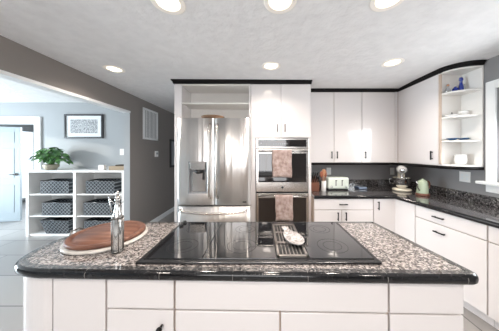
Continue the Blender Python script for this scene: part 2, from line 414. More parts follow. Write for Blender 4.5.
# base cabinets, back run
BF = 2.49; CT = .90; CB = .862
def base_body(r, x0, x1): 
    MB().box(x0, x1, BF+.001, WB-.006, .10, CB-.002).build('body', 'carcass_tan', r)
    MB().box(x0, x1, BF+.06, BF+.08, 0, .10).build('toe_kick', 'cabinet_white', r)
r = thing('base_cabinet', 'white base cabinet with one wide drawer over two doors below the toaster', 'cabinet', (1.06, 2.6, 0))
base_body(r, .69, 1.462)
front(r, 'drawer', .69, 1.462, BF, .71, CB-.004, ('h', 1.065, .785))
front(r, 'door', .69, 1.05, BF, .10, .71, ('v', .995, .63)); front(r, 'door', 1.05, 1.462, BF, .10, .71, ('v', 1.10, .63))
# right run: front line turned slightly
P0 = Vector((1.762, BF)); P1 = Vector((1.885, 1.62)); dl = (P1-P0).normalized(); dn = Vector((-dl.y, dl.x))
if dn.x < 0: dn = -dn
def BT(u, v, z): p = P0+dl*u+dn*v; return (p.x, p.y, z)
def fx(u): p = P0+dl*u; return (p.x, p.y)
def run_body(r, u0, u1, corner=False):
    a, b_ = BT(u0, .001, 0), BT(u1, .001, 0); e = WR-.006
    if corner: poly = [(1.464, BF+.001), (a[0], BF+.001), (b_[0], b_[1]), (e, b_[1]), (e, WB-.006), (1.464, WB-.006)]
    else: poly = [(a[0], a[1]), (b_[0], b_[1]), (e, b_[1]), (e, a[1])]
    MB().prism(poly[::-1], .10, CB-.002).build('body', 'carcass_tan', r)
    MB().box(u0, u1, .05, .07, 0, .10, BT).build('toe_kick', 'cabinet_white', r)
r = thing('base_cabinet', 'white inner corner base cabinet with two folding doors', 'cabinet', (1.9, 2.7, 0))
run_body(r, .0, .29, True)
front(r, 'door', 1.464, 1.76, BF, .10, CB-.004, ('v', 1.52, .77)); front(r, 'door', .0, .29, 0, .10, CB-.004, None, BT)
r = thing('base_cabinet', 'white base cabinet with two drawers against the right wall', 'cabinet', (*fx(.62), 0)); 
run_body(r, .292, .925)
front(r, 'drawer', .292, .925, 0, .72, CB-.004, ('h', .555, .79), BT); front(r, 'drawer', .292, .925, 0, .10, .72, ('h', .565, .64), BT)
r = thing('base_cabinet', 'white base cabinet with drawer over door at the right edge of the picture', 'cabinet', (*fx(1.3), 0))
run_body(r, .927, 1.62)
front(r, 'drawer', .927, 1.62, 0, .72, CB-.004, ('h', 1.27, .79), BT); front(r, 'door', .927, 1.62, 0, .10, .72, None, BT)
r = thing('base_cabinet', 'white base cabinet below the side window near the camera', 'cabinet', (*fx(2.0), 0))
run_body(r, 1.622, 2.35)
front(r, 'drawer', 1.622, 2.35, 0, .72, CB-.004, ('h', 1.98, .79), BT); front(r, 'door', 1.622, 2.35, 0, .10, .72, None, BT)
# L countertop with dark edge and backsplash
ov = .045
a = BT(-.0, -ov, 0); b_ = BT(2.36, -ov, 0)
ct = thing('countertop', 'dark speckled granite L-shaped countertop along the back and right walls', 'countertop', (1.8, 2.9, CB))
MB().prism([(.69, BF-ov+.012), (a[0]+.012, BF-ov+.012), (b_[0]+.012, b_[1]), (WR-.004, b_[1]), (WR-.004, WB-.004), (.69, WB-.004)], CB, CT).build('slab', 'granite_dark', ct)
def edge_strip(name, path, prof, m, parent):
    mb = MB(); n = len(path); P = [Vector(p) for p in path]; vs = []
    for i in range(n):
        nn = Vector((0, 0))
        for q in (i-1, i):
            if 0 <= q < n-1:
                d = (P[q+1]-P[q]).normalized(); nn += Vector((d.y, -d.x))
        nn.normalize(); q = min(i, n-2); d = (P[q+1]-P[q]).normalized(); nn /= max(.5, nn.dot(Vector((d.y, -d.x))))
        for o_, z in prof: vs.append((P[i].x+nn.x*o_, P[i].y+nn.y*o_, z))
    k = len(prof)
    mb.add(vs, [(i*k+j, i*k+(j+1) % k, (i+1)*k+(j+1) % k, (i+1)*k+j) for i in range(n-1) for j in range(k)]+[tuple(range(k)), tuple(range((n-1)*k, n*k))], True)
    return mb.build(name, m, parent)
nose = [(-.0, CT+.001), (.006, CT-.001), (.011, CT-.008), (.013, CT-.02), (.011, CT-.034), (.004, CT-.043), (-.006, CT-.045), (-.012, CT-.04)]
edge_strip('edge', [(.69, BF-ov+.012), (a[0]+.012, BF-ov+.012), (b_[0]+.012, b_[1])], nose, 'nosing', ct)
mb = MB(); mb.box(.69, WR-.03, WB-.024, WB-.004, CT, CT+.10); mb.box(WR-.024, WR-.004, b_[1], WB-.024, CT, CT+.10)
mb.build('backsplash', 'granite_dark', ct, .002)

# ------------------------------------------------------------------ refrigerator
FX0, FX1, FY = -1.035, -.125, 2.315
r = thing('refrigerator', 'stainless steel french-door refrigerator with water dispenser in its left door', 'refrigerator', (-.58, 2.7, 0))
mb = MB(); mb.box(-1.03, -.20, 2.40, 3.1, .02, 1.862); mb.box(-.20, -.17, 2.605, 3.1, .02, 1.862) if False else None
mb.build('body', 'steel_dark', r)
xm = (FX0+FX1)/2+.002
def bowed(x0, x1, z0, z1, yf, yb, bow=.018, n=14, hole=None):
    """door slab with gently bowed front"""
    mb = MB(); vs = []
    xc, hw = (x0+x1)/2, (x1-x0)/2
    for i in range(n+1):
        x = x0+(x1-x0)*i/n; t = (x-xc)/hw; y = yf+bow*(t*t)+ (.012 if abs(t) > .97 else 0)
        vs += [(x, y, z0), (x, y, z1), (x, yb, z1), (x, yb, z0)]
    fs = []
    for i in range(n):
        for j in range(4): fs.append((i*4+j, i*4+(j+1) % 4, i*4+4+(j+1) % 4, i*4+4+j))
    fs += [(0, 1, 2, 3), (n*4+3, n*4+2, n*4+1, n*4)]
    mb.add(vs, fs, False); return mb
# left door cut around the dispenser
DX0, DX1, DZ0, DZ1 = -.885, -.655, .955, 1.345
def left_door():
    mb = MB(); xs = [FX0, FX0+.012]+[FX0+.012+(DX0-FX0-.012)*i/4 for i in range(1, 5)]+[DX0+(DX1-DX0)*i/5 for i in range(1, 6)]+[DX1+(xm-.003-DX1)*i/5 for i in range(1, 6)]
    zs = [.815, DZ0, DZ1, 1.878]
    def Y(x):
        t = (x-(FX0+xm)/2)/((xm-FX0)/2); return FY+.018*t*t+(.012 if abs(t) > .97 else 0)
    vs = [(x, Y(x), z) for z in zs for x in xs]+[(x, FY+.08, z) for z in (zs[0], zs[-1]) for x in (xs[0], xs[-1])]
    n = len(xs); fs = []
    for j in range(3):
        for i in range(n-1):
            if j == 1 and xs[i] >= DX0-1e-6 and xs[i+1] <= DX1+1e-6: continue
            fs.append((j*n+i, j*n+i+1, (j+1)*n+i+1, (j+1)*n+i))
    q = 4*n
    fs += [tuple(range(n))[::-1]+(q, q+1), tuple(range(3*n, 4*n))+(q+3, q+2), (0, n, 2*n, 3*n, q+2, q), (n-1, 2*n-1, 3*n-1, 4*n-1, q+3, q+1), (q, q+1, q+3, q+2)]
    mb.add(vs, fs, False); return mb
ld = left_door().build('door', 'steel', r)
rd = bowed(xm+.003, FX1, .815, 1.878, FY, FY+.08).build('door', 'steel', r)
for p in ld.data.polygons: p.use_smooth = abs(p.normal.y) > .9
for p in rd.data.polygons: p.use_smooth = abs(p.normal.y) > .9
dr = bowed(FX0, FX1, .40, .795, FY, FY+.08, .02, 20).build('drawer', 'steel', r)
dr2 = bowed(FX0, FX1, .05, .39, FY, FY+.08, .02, 20).build('drawer', 'steel', r)
for o_ in (dr, dr2):
    for p in o_.data.polygons: p.use_smooth = abs(p.normal.y) > .9
def vhandle(x, par):
    mb = MB(); z0, z1 = .90, 1.80
    pts = [(x, FY+.012, z0), (x, FY-.03, z0+.02)]+[(x, FY-.055-.012*math.sin(PI*i/10), z0+.06+(z1-z0-.12)*i/10) for i in range(11)]+[(x, FY-.03, z1-.02), (x, FY+.012, z1)]
    mb.tube(pts, .015, 12); mb.build('handle', 'steel_plain', par)
vhandle(xm-.045, ld); vhandle(xm+.045, rd)
def hhandle(z, par):
    pts = [(FX0+.05, FY+.012, z+.012), (FX0+.055, FY-.03, z+.01)]+[(FX0+.09+(FX1-FX0-.18)*i/12, FY-.05-.012*math.sin(PI*i/12), z-.018*math.sin(PI*i/12)) for i in range(13)]+[(FX1-.055, FY-.03, z+.01), (FX1-.05, FY+.012, z+.012)]
    MB().tube(pts, .015, 12).build('handle', 'steel_plain', par)
hhandle(.745, dr); hhandle(.35, dr2)
# dispenser recess
mb = MB(); mb.box(DX0, DX0+.008, FY-.002, FY+.075, DZ0, DZ1); mb.box(DX1-.008, DX1, FY-.002, FY+.075, DZ0, DZ1); mb.box(DX0+.008, DX1-.008, FY+.068, FY+.075, DZ0, DZ1); mb.box(DX0+.008, DX1-.008, FY+.006, FY+.075, DZ0, DZ0+.012); mb.box(DX0+.008, DX1-.008, FY+.006, FY+.075, DZ1-.01, DZ1)
dp = mb.build('dispenser', 'grey_plastic', ld)
dq = MB().box(DX0+.02, DX1-.02, FY-.012, FY+.03, DZ1-.10, DZ1+.0).build('control_panel', 'steel_plain', r, .006)
mb = MB(); mb.lathe([(.045, 0), (.045, -.03), (.03, -.05)], ((DX0+DX1)/2, FY+.035, DZ1-.10), 20); mb.box(-.72, -.70, FY+.02, FY+.035, 1.12, 1.25)
mb.build('spout', 'black_plastic', r)
MB().box(DX0+.035, DX1-.035, FY+.045, FY+.067, DZ0+.015, DZ1-.13).build('back_plate', 'steel_plain', r)
mb = MB().box(FX1-.10, FX1-.055, FY+.005, FY+.012, .845, .856)
mb.build('badge', 'black_plastic', r)

# tray lying on top of the refrigerator
mb = MB(); mb.lathe([(.02, .0), (.12, .0), (.148, .035), (.143, .037), (.117, .01), (.02, .01)], (-.62, 2.455, 1.88), 28)
solo('basket', 'shallow brown wicker basket lying on top of the refrigerator', 'basket', mb, 'wicker', (-.62, 2.455, 1.88))

# ------------------------------------------------------------------ double oven
OY = TF-.012
r = thing('double_wall_oven', 'stainless steel double wall oven with dark glass doors', 'oven', (.29, 2.7, .3))
OX0, OX1 = -.070, .648
MB().box(OX0+.004, OX1-.004, TF+.0, 3.1, .295, 1.650).build('body', 'steel_dark', r)
MB().box(OX0, OX1, OY, TF, 1.515, 1.648).build('trim', 'steel_plain', r, .004)
MB().box(OX0+.03, OX1-.03, OY-.006, OY, 1.535, 1.63).build('control_panel', 'oven_glass', r, .002)
mb = MB()
for i in range(7): MB().box(.17+i*.03, .180+i*.03, OY-.0075, OY-.006, 1.568, 1.580).build('button', 'grey_plastic', r)

MB().box(.21, .30, OY-.0075, OY-.006, 1.600, 1.612).build('display', 'steel_dark', r)
MB().lathe([(.01, 0), (.01, -.012)], (-.0, OY-.006, 1.583), 14, 'y').build('button', 'grey_plastic', r)
def oven_door(z0, z1, strip):
    d = MB().box(OX0+.004, OX1-.004, OY-.02, TF, z0, z1).build('door', 'steel_plain', r, .004)
    MB().box(OX0+.035, OX1-.035, OY-.026, OY-.02, z0+strip, z1-.06).build('window', 'oven_glass', d, .002)
    h = MB().tube([(OX0+.03, OY-.07, z1-.03), (OX1-.03, OY-.07, z1-.03)], .012, 14)
    for x in (OX0+.05, OX1-.05): h.box(x-.01, x+.01, OY-.07, OY-.02, z1-.038, z1-.022)
    h.build('handle', 'steel_plain', d); return d
d1_ = oven_door(.925, 1.505, .13); oven_door(.30, .905, .12)
MB().lathe([(.016, 0), (.016, -.004)], (.29, OY-.02, .985), 20, 'y').build('emblem', 'black_plastic', d1_)
MB().box(OX0+.004, OX1-.004, TF-.003, TF, .905, .925).build('gap', 'seam_black', r)
def towel(label, x0, x1, zt, zb, zb2, y):
    """folded towel hung over the oven handle"""
    mb = MB(); nx = 16; prof = []
    yf, yb = y-.017, y+.017
    for i in range(14): prof.append((yf, zb+(zt-.0-zb)*i/13))
    for i in range(1, 6): a_ = PI-PI*i/6; prof.append((y+.017*math.cos(a_), zt+.017*math.sin(a_)))
    for i in range(8): prof.append((yb, zt-(zt-zb2)*i/7))
    vs = []
    for j, (py, pz) in enumerate(prof):
        for i in range(nx+1):
            t = i/nx; hang = max(0, (zt-pz)/(zt-zb)); sgn = -1 if py < y else .2
            vs.append((x0+(x1-x0)*t+.006*math.sin(j*.6)*hang, py+sgn*(.006*abs(math.sin(t*9+.4))*hang+.001), pz+.004*math.sin(t*5)*hang))
    fs = [(j*(nx+1)+i, j*(nx+1)+i+1, (j+1)*(nx+1)+i+1, (j+1)*(nx+1)+i) for j in range(len(prof)-1) for i in range(nx)]
    mb.add(vs, fs, True); o = solo('towel', label, 'towel', mb, 'towel_rose', ((x0+x1)/2, y, zt), 'towels on the oven handles')
    s_ = o.modifiers.new('solid', 'SOLIDIFY'); s_.thickness = .005; s_.offset = 0
    return o
towel('dusty rose towel hanging from the upper oven handle', .15, .405, 1.475, 1.13, 1.16, OY-.07)
towel('dusty rose towel hanging from the lower oven handle', .19, .42, .875, .56, .66, OY-.07)

# ------------------------------------------------------------------ island
def cr(pts, n):
    out = []; P = [Vector(p) for p in pts]
    for i in range(1, len(P)-2):
        p0, p1, p2, p3 = P[i-1:i+3]
        for k in range(n):
            t = k/n; out.append(.5*((2*p1)+(p2-p0)*t+(2*p0-5*p1+4*p2-p3)*t*t+(3*p1-p0-3*p2+p3)*t**3))
    out.append(P[-2]); return out
left = cr([(-.75, 1.53), (-.95, 1.528), (-1.09, 1.485), (-1.215, 1.385), (-1.29, 1.25), (-1.305, 1.12), (-1.268, .995), (-1.192, .92), (-1.05, .888), (-.85, .885)], 5)
def arc(cx, cy, r_, a0, a1, n=6): return [Vector((cx+r_*math.cos(math.radians(a0+(a1-a0)*i/n)), cy+r_*math.sin(math.radians(a0+(a1-a0)*i/n)))) for i in range(n+1)]
outline = left+arc(.955, .885, .04, -92, 0)+arc(.885, 1.51, .025, 8, 90)    # counter-clockwise seen from above
def inset(poly, d):
    n = len(poly); out = []
    for i in range(n):
        e1 = (poly[i]-poly[i-1]).normalized(); e2 = (poly[(i+1) % n]-poly[i]).normalized()
        n1 = Vector((-e1.y, e1.x)); n2 = Vector((-e2.y, e2.x)); m_ = (n1+n2).normalized(); out.append(poly[i]+m_*d/max(.4, m_.dot(n1)))
    return out
ic = thing('island_countertop', 'speckled granite island countertop with rounded left end and black edge tiles', 'countertop', (-.1, 1.2, CB))
INS = .045
inner = inset(outline, INS)
# slab, opened under the cooktop
MB().prism([(p.x, p.y) for p in inner], CB, CT).build('slab', 'granite_light', ic)
prof = [(INS, CT+.0005), (.014, CT+.0005), (.006, CT-.003), (.001, CT-.012), (0, CT-.022), (.002, CT-.034), (.010, CT-.044), (.022, CT-.047), (INS, CT-.047)]
mb = MB(); rr_ = [[(p.x, p.y, CT+z) for p in inset(outline, o_)] for o_, z in ((INS, .0007), (.016, .0007))]; n = len(outline)
mb.add([p for q in rr_ for p in q], [(j, (j+1) % n, n+(j+1) % n, n+j) for j in range(n)]); mb.build('border_tile', 'border', ic)
rings = [[(p.x, p.y, z) for p in inset(outline, o_)] for o_, z in prof]
mb = MB(); n = len(outline); vs = [p for rg in rings for p in rg]
mb.add(vs, [(i*n+j, i*n+(j+1) % n, (i+1)*n+(j+1) % n, (i+1)*n+j) for i in range(len(prof)-1) for j in range(n)], True)
mb.build('edge', 'nosing', ic)
mb = MB()
def front_y(x): return .886-(x+1.05)*.0205
for x in (-.82, -.47, -.13, .214, .572, .925):
    y = front_y(x); mb = MB(); mb.tube([(x, y+INS, CT+.0003), (x, y+.014, CT+.0003), (x, y+.001, CT-.012), (x, y+.0, CT-.022), (x, y+.004, CT-.036), (x, y+.02, CT-.046)], .0013, 6); mb.build('tile_joint', 'grout', ic)
for x in (-.6, -.25, .1, .45, .8): MB().tube([(x, 1.528, CT-.01), (x, 1.51, CT+.0003), (x, 1.49, CT+.0003)], .0012, 6).build('tile_joint', 'grout', ic)
# island base units; fronts face the camera, along a line that nears the camera to the right
I0 = Vector((-1.02, .915)); I1 = Vector((.935, .872)); il = (I1-I0).normalized(); inn = Vector((-il.y, il.x))
def IT(u, v, z): p = I0+il*(u+1.02)+inn*v; return (p.x, p.y, z)
def unit(label, u0, u1, loc_u):
    r = thing('island_cabinet', label, 'cabinet', (*IT(loc_u, .3, 0)[:2], 0))
    MB().box(u0, u1, .021, .60, .09, CT-.05, IT).build('body', 'carcass_tan', r)
    MB().box(u0, u1, .07, .55, 0, .09, IT).build('toe_kick', 'crown_black', r)
    return r
zt = CT-.052; zs = .705
r = unit('white island cabinet with full-height door and curved left end', -1.0, -.742, -.9)
front(r, 'door', -1.005, -.742, .02, .09, zt, None, IT)
endp = [(p.x, p.y) for p in inset(outline, .028)[2:46] if p.x < -1.009]
endp += [(-1.009, .918), (-1.009, 1.49)]
MB().prism(endp, .0, CT-.05).build('end_panel', 'cabinet_white', r)
r = unit('white island cabinet with drawer over lower drawer left of the cooktop', -.740, -.412, -.58)
front(r, 'drawer', -.740, -.412, .02, zs, zt, None, IT); d = front(r, 'drawer', -.740, -.412, .02, .09, zs, None, IT)
MB().tube([IT(-.47, .0, .632), IT(-.47, -.02, .632)], .006, 10).ball(IT(-.47, -.028, .632), .014, .012, .014).build('knob', 'handle_black', d)
r = unit('wide white island cabinet under the cooktop', -.410, .592, .09)
front(r, 'panel', -.410, .592, .02, zs, zt, None, IT); front(r, 'door', -.410, .090, .02, .09, zs, None, IT); front(r, 'door', .090, .592, .02, .09, zs, None, IT)
r = unit('narrow white island cabinet at the right end', .594, .935, .76)
front(r, 'drawer', .594, .935, .02, zs, zt, None, IT); front(r, 'door', .594, .935, .02, .09, zs, None, IT)

# cooktop
kx0, kx1, ky0, ky1 = -.620, .597, .935, 1.487
r = thing('cooktop', 'black glass electric cooktop with centre downdraft grille on the island', 'cooktop', (0, 1.2, CT))
MB().box(kx0, kx1, ky0, ky1, CT+.0005, CT+.011).build('base_frame', 'black_plastic', r, .004)
for a_, b2 in ((kx0+.022, -.302), (-.298, .078), (.250, kx1-.022)):
    g = MB().box(a_, b2, ky0+.03, ky1-.02, CT+.010, CT+.0145).build('glass_panel', 'cooktop_glass', r, .002)
    cx = (a_+b2)/2
    for cy, rr in ((1.10, .085), (1.34, .070)):
        mb = MB()
        for r2 in (rr, rr*.62):
            ring = [(cx+r2*math.cos(2*PI*k/40), cy+r2*math.sin(2*PI*k/40)) for k in range(40)]; ring2 = [(cx+(r2-.003)*math.cos(2*PI*k/40), cy+(r2-.003)*math.sin(2*PI*k/40)) for k in range(40)]
            mb.add([(x, y, CT+.0148) for x, y in ring+ring2], [(k, (k+1) % 40, 40+(k+1) % 40, 40+k) for k in range(40)])
        mb.build('burner_ring', 'burner_ring', g)
mb = MB(); vx0, vx1, vy0, vy1 = .084, .244, .972, 1.415
mb.box(vx0, vx0+.012, vy0, vy1, CT+.01, CT+.022); mb.box(vx1-.012, vx1, vy0, vy1, CT+.01, CT+.022)
for y in (vy0, vy0+.145, vy0+.287, vy1-.016): mb.box(vx0, vx1, y, y+.018, CT+.012, CT+.022)
for i in range(1, 7): x = vx0+.010+(vx1-vx0-.024)*i/7; mb.box(x, x+.0045, vy0, vy1, CT+.013, CT+.021)
mb.build('downdraft_grille', 'steel_grille', r)
MB().box(vx0+.002, vx1-.002, vy0+.002, vy1-.002, CT+.0105, CT+.0118).build('vent_cavity', 'seam_black', r)
for x, y in ((-.585, 1.455), (-.585, 1.395)): MB().lathe([(.015, .010), (.015, .026), (.012, .03)], (x, y, CT), 18).build('black_stub', 'black_plastic', r)  # two short black cylinders at the back left corner, part not identified
# spoon rest
sp = []
for k in range(40):
    t = 2*PI*k/40; yy = -math.cos(t)
    wd = max(.055*math.sqrt(max(0, 1-((yy+.3)/.7)**2)), 0 if yy < 0 else .021*math.sqrt(max(0, 1-max(0, (yy-.7)/.3)**2)))
    sp.append((wd*(1 if math.sin(t) > 0 else -1), yy*.14))
mb = MB(); n = 40; cx, cy = .187, 1.195; ang = .24
def spt(p, s_, z): x, y = p[0]*s_, p[1]*s_; return (cx+x*math.cos(ang)-y*math.sin(ang), cy+x*math.sin(ang)+y*math.cos(ang), z)
lv = [(.70, .0225), (.88, .027), (1.0, .040), (.97, .042), (.84, .031), (.66, .027), (.05, .027)]
vs = [spt(p, s_, CT+z) for s_, z in lv for p in sp]
mb.add(vs, [(i*n+k, i*n+(k+1) % n, (i+1)*n+(k+1) % n, (i+1)*n+k) for i in range(len(lv)-1) for k in range(n)]+[tuple(range(n))[::-1], tuple(range((len(lv)-1)*n, len(lv)*n))], True)
solo('spoon_rest', 'white ceramic spoon rest lying on the cooktop grille', 'spoon rest', mb, 'spoon_ceramic', (cx, cy, CT+.022))

# cutting board on a stone turntable
cbx, cby = -.987, 1.232
r = thing('cutting_board', 'round brown wooden cutting board lying on the pale stone disc', 'cutting board', (cbx, cby, CT+.018))
MB().lathe([(.197, .0), (.205, .006), (.205, .018), (.199, .024), (.182, .024), (.178, .015), (.164, .015), (.160, .024), (.001, .024)], (cbx, cby, CT+.018), 64).build('board', 'wood_board', r)
mb = MB(); mb.tube([(cbx-.202, cby-.05, CT+.03), (cbx-.222, cby-.02, CT+.05), (cbx-.222, cby+.03, CT+.05), (cbx-.202, cby+.06, CT+.03)], .006, 8); mb.build('handle', 'steel_dark', r)
solo('stone_disc', 'pale marble disc under the round cutting board', 'turntable', MB().lathe([(.214, .0), (.220, .004), (.220, .012), (.214, .0165), (.001, .0165)], (cbx, cby, CT+.0012), 64), 'marble', (cbx, cby, CT))
# oil bottle
bx_, by_ = -.80, 1.06
r = thing('oil_bottle', 'slim clear oil bottle with swing-top stopper standing before the cutting board', 'bottle', (bx_, by_, CT))
MB().lathe([(.021, .001), (.0235, .004), (.0235, .195), (.020, .215), (.015, .240), (.0115, .262), (.0125, .285), (.015, .287), (.015, .293)], (bx_, by_, CT+.001), 12).build('glass_body', 'oil', r)
mb = MB()
for k in range(4): a_ = PI/4+PI/2*k; mb.tube([(bx_+.0265*math.cos(a_), by_+.0265*math.sin(a_), CT+.002), (bx_+.0265*math.cos(a_), by_+.0265*math.sin(a_), CT+.19)], .003, 6)
mb.lathe([(.0255, .186), (.028, .188), (.028, .196), (.0255, .198)], (bx_, by_, CT), 24, cap=False); mb.lathe([(.0255, .0), (.028, .0), (.028, .012), (.0255, .012)], (bx_, by_, CT+.001), 24, cap=False)
mb.build('holder', 'steel_dark', r)
mb = MB().ball((bx_, by_, CT+.302), .011, .011, .012); mb.lathe([(.006, .31), (.007, .325), (.004, .340)], (bx_, by_, CT), 14)
mb.build('stopper', 'steel_plain', r)
mb = MB(); mb.tube([(bx_+.013, by_, CT+.26), (bx_+.03, by_, CT+.275), (bx_+.026, by_, CT+.30), (bx_, by_, CT+.325)], .002, 6)
mb.tube([(bx_-.013, by_, CT+.26), (bx_-.036, by_, CT+.285), (bx_-.055, by_, CT+.305), (bx_-.05, by_, CT+.32), (bx_, by_, CT+.325)], .002, 6)
mb.tube([(bx_-.05, by_, CT+.31), (bx_-.042, by_, CT+.26), (bx_-.034, by_, CT+.22)], .003, 6)
mb.build('clamp_wire', 'chrome', r)

# ------------------------------------------------------------------ things on the back counter
def toaster():
    x0, x1, y0, y1 = .985, 1.305, 2.80, 3.04
    r = thing('toaster', 'pale mint four-slice toaster on the back counter', 'toaster', (1.145, 2.92, CT))
    MB().box(x0, x1, y0, y1, CT+.014, CT+.19).build('body', 'mint', r, .03, 5)
    MB().box(x0+.01, x1-.01, y0+.012, y1-.012, CT+.001, CT+.02).build('base', 'black_plastic', r, .004)
    for q in (.12, .21):
        MB().box(x0+q-.006, x0+q+.006, y0-.002, y0+.01, CT+.065, CT+.15).build('lever_slot', 'slot_dark', r)
    for q in (.12, .21): MB().box(x0+q-.011, x0+q+.011, y0-.02, y0-.002, CT+.14, CT+.149).build('lever', 'black_plastic', r, .002)
    for q in (.055, .265): MB().lathe([(.013, 0), (.012, -.016)], (x0+q, y0, CT+.055), 14, 'y').build('dial', 'chrome', r)
    for q in (.05, .11, .18, .24): MB().box(x0+q-.001, x0+q+.024, y0+.04, y1-.04, CT+.1895, CT+.1915).build('bread_slot', 'slot_dark', r)
toaster()
r = thing('utensil_crock', 'narrow white utensil crock beside the toaster', 'crock', (.905, 2.74, CT))
MB().lathe([(.030, .001), (.033, .004), (.034, .145), (.031, .147), (.029, .14), (.028, .01)], (.905, 2.74, CT), 24).build('crock', 'ceramic_white', r)
def spoon(label, dx, tilt, h, m, big, nm='wooden_spoon'):
    c = Vector((.905+dx*.3, 2.74+dx*.35, CT+.015)); d = Vector((math.sin(tilt), .05, math.cos(tilt))).normalized(); e = c+d*h
    mb = MB().tube([c, c+d*h*.5, e], [.005, .005, .006], 8)
    if big: mb.ball(e+d*.03, .028, .010, .042)
    else: mb.ball(e+d*.03, .02, .006, .05)
    solo(nm, label, 'utensil', mb, m, tuple(c), 'utensils standing in the white crock')
spoon('reddish wooden spoon leaning left in the utensil crock', -.03, -.10, .20, 'wood_red', True)
spoon('reddish wooden spoon standing upright in the utensil crock', .0, .02, .23, 'wood_pale', True)
spoon('brown wooden spatula leaning right in the utensil crock', .045, .09, .20, 'wood_red', False, 'wooden_spatula')
r = thing('knife_block', 'reddish wooden knife block full of black-handled knives by the oven cabinet', 'knife block', (.775, 2.80, CT))
MB().add([(.715, 2.72, CT+.001), (.835, 2.72, CT+.001), (.835, 2.90, CT+.001), (.715, 2.90, CT+.001), (.715, 2.72, CT+.12), (.835, 2.72, CT+.12), (.835, 2.86, CT+.20), (.715, 2.86, CT+.20)],
         [(3, 2, 1, 0), (4, 5, 6, 7), (0, 1, 5, 4), (1, 2, 6, 5), (2, 3, 7, 6), (3, 0, 4, 7)]).build('block', 'wood_dark', r, .004)
for i in range(4):
    for j in range(2):
        x = .735+.027*i; y = 2.755+.065*j; z = CT+.12+.04*j
        MB().tube([(x, y, z), (x+(i-1.5)*.006, y-.05, z+.09), (x+(i-1.5)*.008, y-.065, z+.11)], [.009, .011, .009], 8).build('knife_handle', 'black_plastic', r)
mb = MB().lathe([(.024, 0), (.026, .01), (.018, .05), (.023, .12), (.016, .14), (.022, .17), (.010, .19)], (.862, 2.86, CT+.001), 20)
solo('pepper_mill', 'dark pepper mill standing between knife block and utensil crock', 'pepper mill', mb, 'black_plastic', (.862, 2.86, CT))
# small blue folded cloth / dish on the counter
mb = MB().box(1.475, 1.60, 2.86, 3.0, CT+.001, CT+.035)
solo('tin', 'small dull blue tin lying on the back counter right of the toaster', 'tin', mb, 'blue_tin' if 'blue_tin' in M else mat('blue_tin', (.07, .10, .16), .2, coat=.3) and 'blue_tin', (1.54, 2.93, CT), bevel=.006)

# stand mixer, seen from the front
mx, my = 2.065, 2.79
r = thing('stand_mixer', 'cream and steel stand mixer in the corner of the counter', 'mixer', (mx, my, CT))
MB().lathe([(.10, .0), (.118, .006), (.118, .026), (.105, .036), (.001, .038)], (mx, my-.02, CT+.001), 36).build('base', 'cream', r)
MB().box(mx-.045, mx+.045, my+.08, my+.16, CT+.001, CT+.27).build('column', 'cream', r, .02, 4)
MB().lathe([(.045, .04), (.05, .05), (.085, .08), (.108, .13), (.114, .19), (.117, .192), (.110, .19), (.10, .13), (.02, .06)], (mx, my-.02, CT), 36).build('bowl', 'chrome', r)
hd = MB().ball((mx, my+.02, CT+.305), .068, .165, .062, 28, 16); hd.build('motor_head', 'ceramic_white', r)
MB().lathe([(.034, 0), (.03, -.02)], (mx, my-.135, CT+.305), 20, 'y').build('hub', 'chrome', r)
MB().tube([(mx, my-.05, CT+.26), (mx, my-.05, CT+.12)], [.02, .012], 12).build('beater_shaft', 'chrome', r)
MB().tube([(mx-.112, my-.02, CT+.17), (mx-.15, my-.02, CT+.16), (mx-.15, my-.02, CT+.11), (mx-.10, my-.02, CT+.10)], .006, 8).build('bowl_handle', 'chrome', r)
r.rotation_euler.z = math.radians(-33)
# kettle
kx, ky = 2.10, 2.47
r = thing('kettle', 'mint green electric kettle on a wooden base right of the mixer', 'kettle', (kx, ky, CT))
MB().lathe([(.072, .0), (.075, .004), (.075, .024), (.07, .028), (.001, .028)], (kx, ky, CT+.001), 32).build('base', 'wood_dark', r)
MB().lathe([(.064, .03), (.066, .038), (.054, .17), (.046, .19), (.001, .195)], (kx, ky, CT), 32).build('body', 'mint_dark', r)
MB().lathe([(.040, .19), (.036, .20), (.010, .205), (.010, .215), (.001, .217)], (kx, ky, CT), 24).build('lid', 'mint_dark', r)
MB().tube([(kx-.055, ky-.02, CT+.07), (kx-.085, ky-.03, CT+.10), (kx-.095, ky-.035, CT+.155), (kx-.115, ky-.04, CT+.19)], [.012, .008, .007, .006], 10).build('spout', 'steel_plain', r)
MB().tube([(kx+.045, ky+.01, CT+.175), (kx+.09, ky+.015, CT+.18), (kx+.112, ky+.02, CT+.15), (kx+.105, ky+.02, CT+.10), (kx+.06, ky+.01, CT+.07)], .009, 10).build('handle', 'wood_dark', r)

# ------------------------------------------------------------------ corner shelf contents
S3, S2, S1, S0 = 2.13+.018, 1.85+.018, 1.575+.018, UB+.018
r = thing('cruet', 'small clear round bottle with cork on the top corner shelf', 'bottle', (2.175, 2.21, S3))
MB().lathe([(.018, .001), (.027, .012), (.027, .035), (.010, .06), (.009, .078)], (2.175, 2.21, S3), 18).build('glass_body', 'clear_glass', r)
MB().lathe([(.009, .078), (.013, .082), (.013, .096), (.009, .1)], (2.175, 2.21, S3), 14).build('cork', 'wood_pale', r)
mb = MB().lathe([(.026, .0), (.028, .01), (.028, .045), (.012, .06), (.012, .07)], (2.255, 2.205, S3+.001), 18)
solo('blue_bottle', 'short cobalt blue bottle on the top corner shelf', 'bottle', mb, 'navy_glass', (2.255, 2.205, S3), 'cobalt bottles on the top corner shelf')
mb = MB().lathe([(.026, .0), (.028, .01), (.024, .06), (.014, .10), (.013, .13), (.020, .14), (.018, .165), (.004, .175)], (2.305, 2.19, S3+.001), 18)
solo('blue_bottle', 'tall cobalt blue stoppered bottle on the top corner shelf', 'bottle', mb, 'navy_glass', (2.305, 2.19, S3), 'cobalt bottles on the top corner shelf')
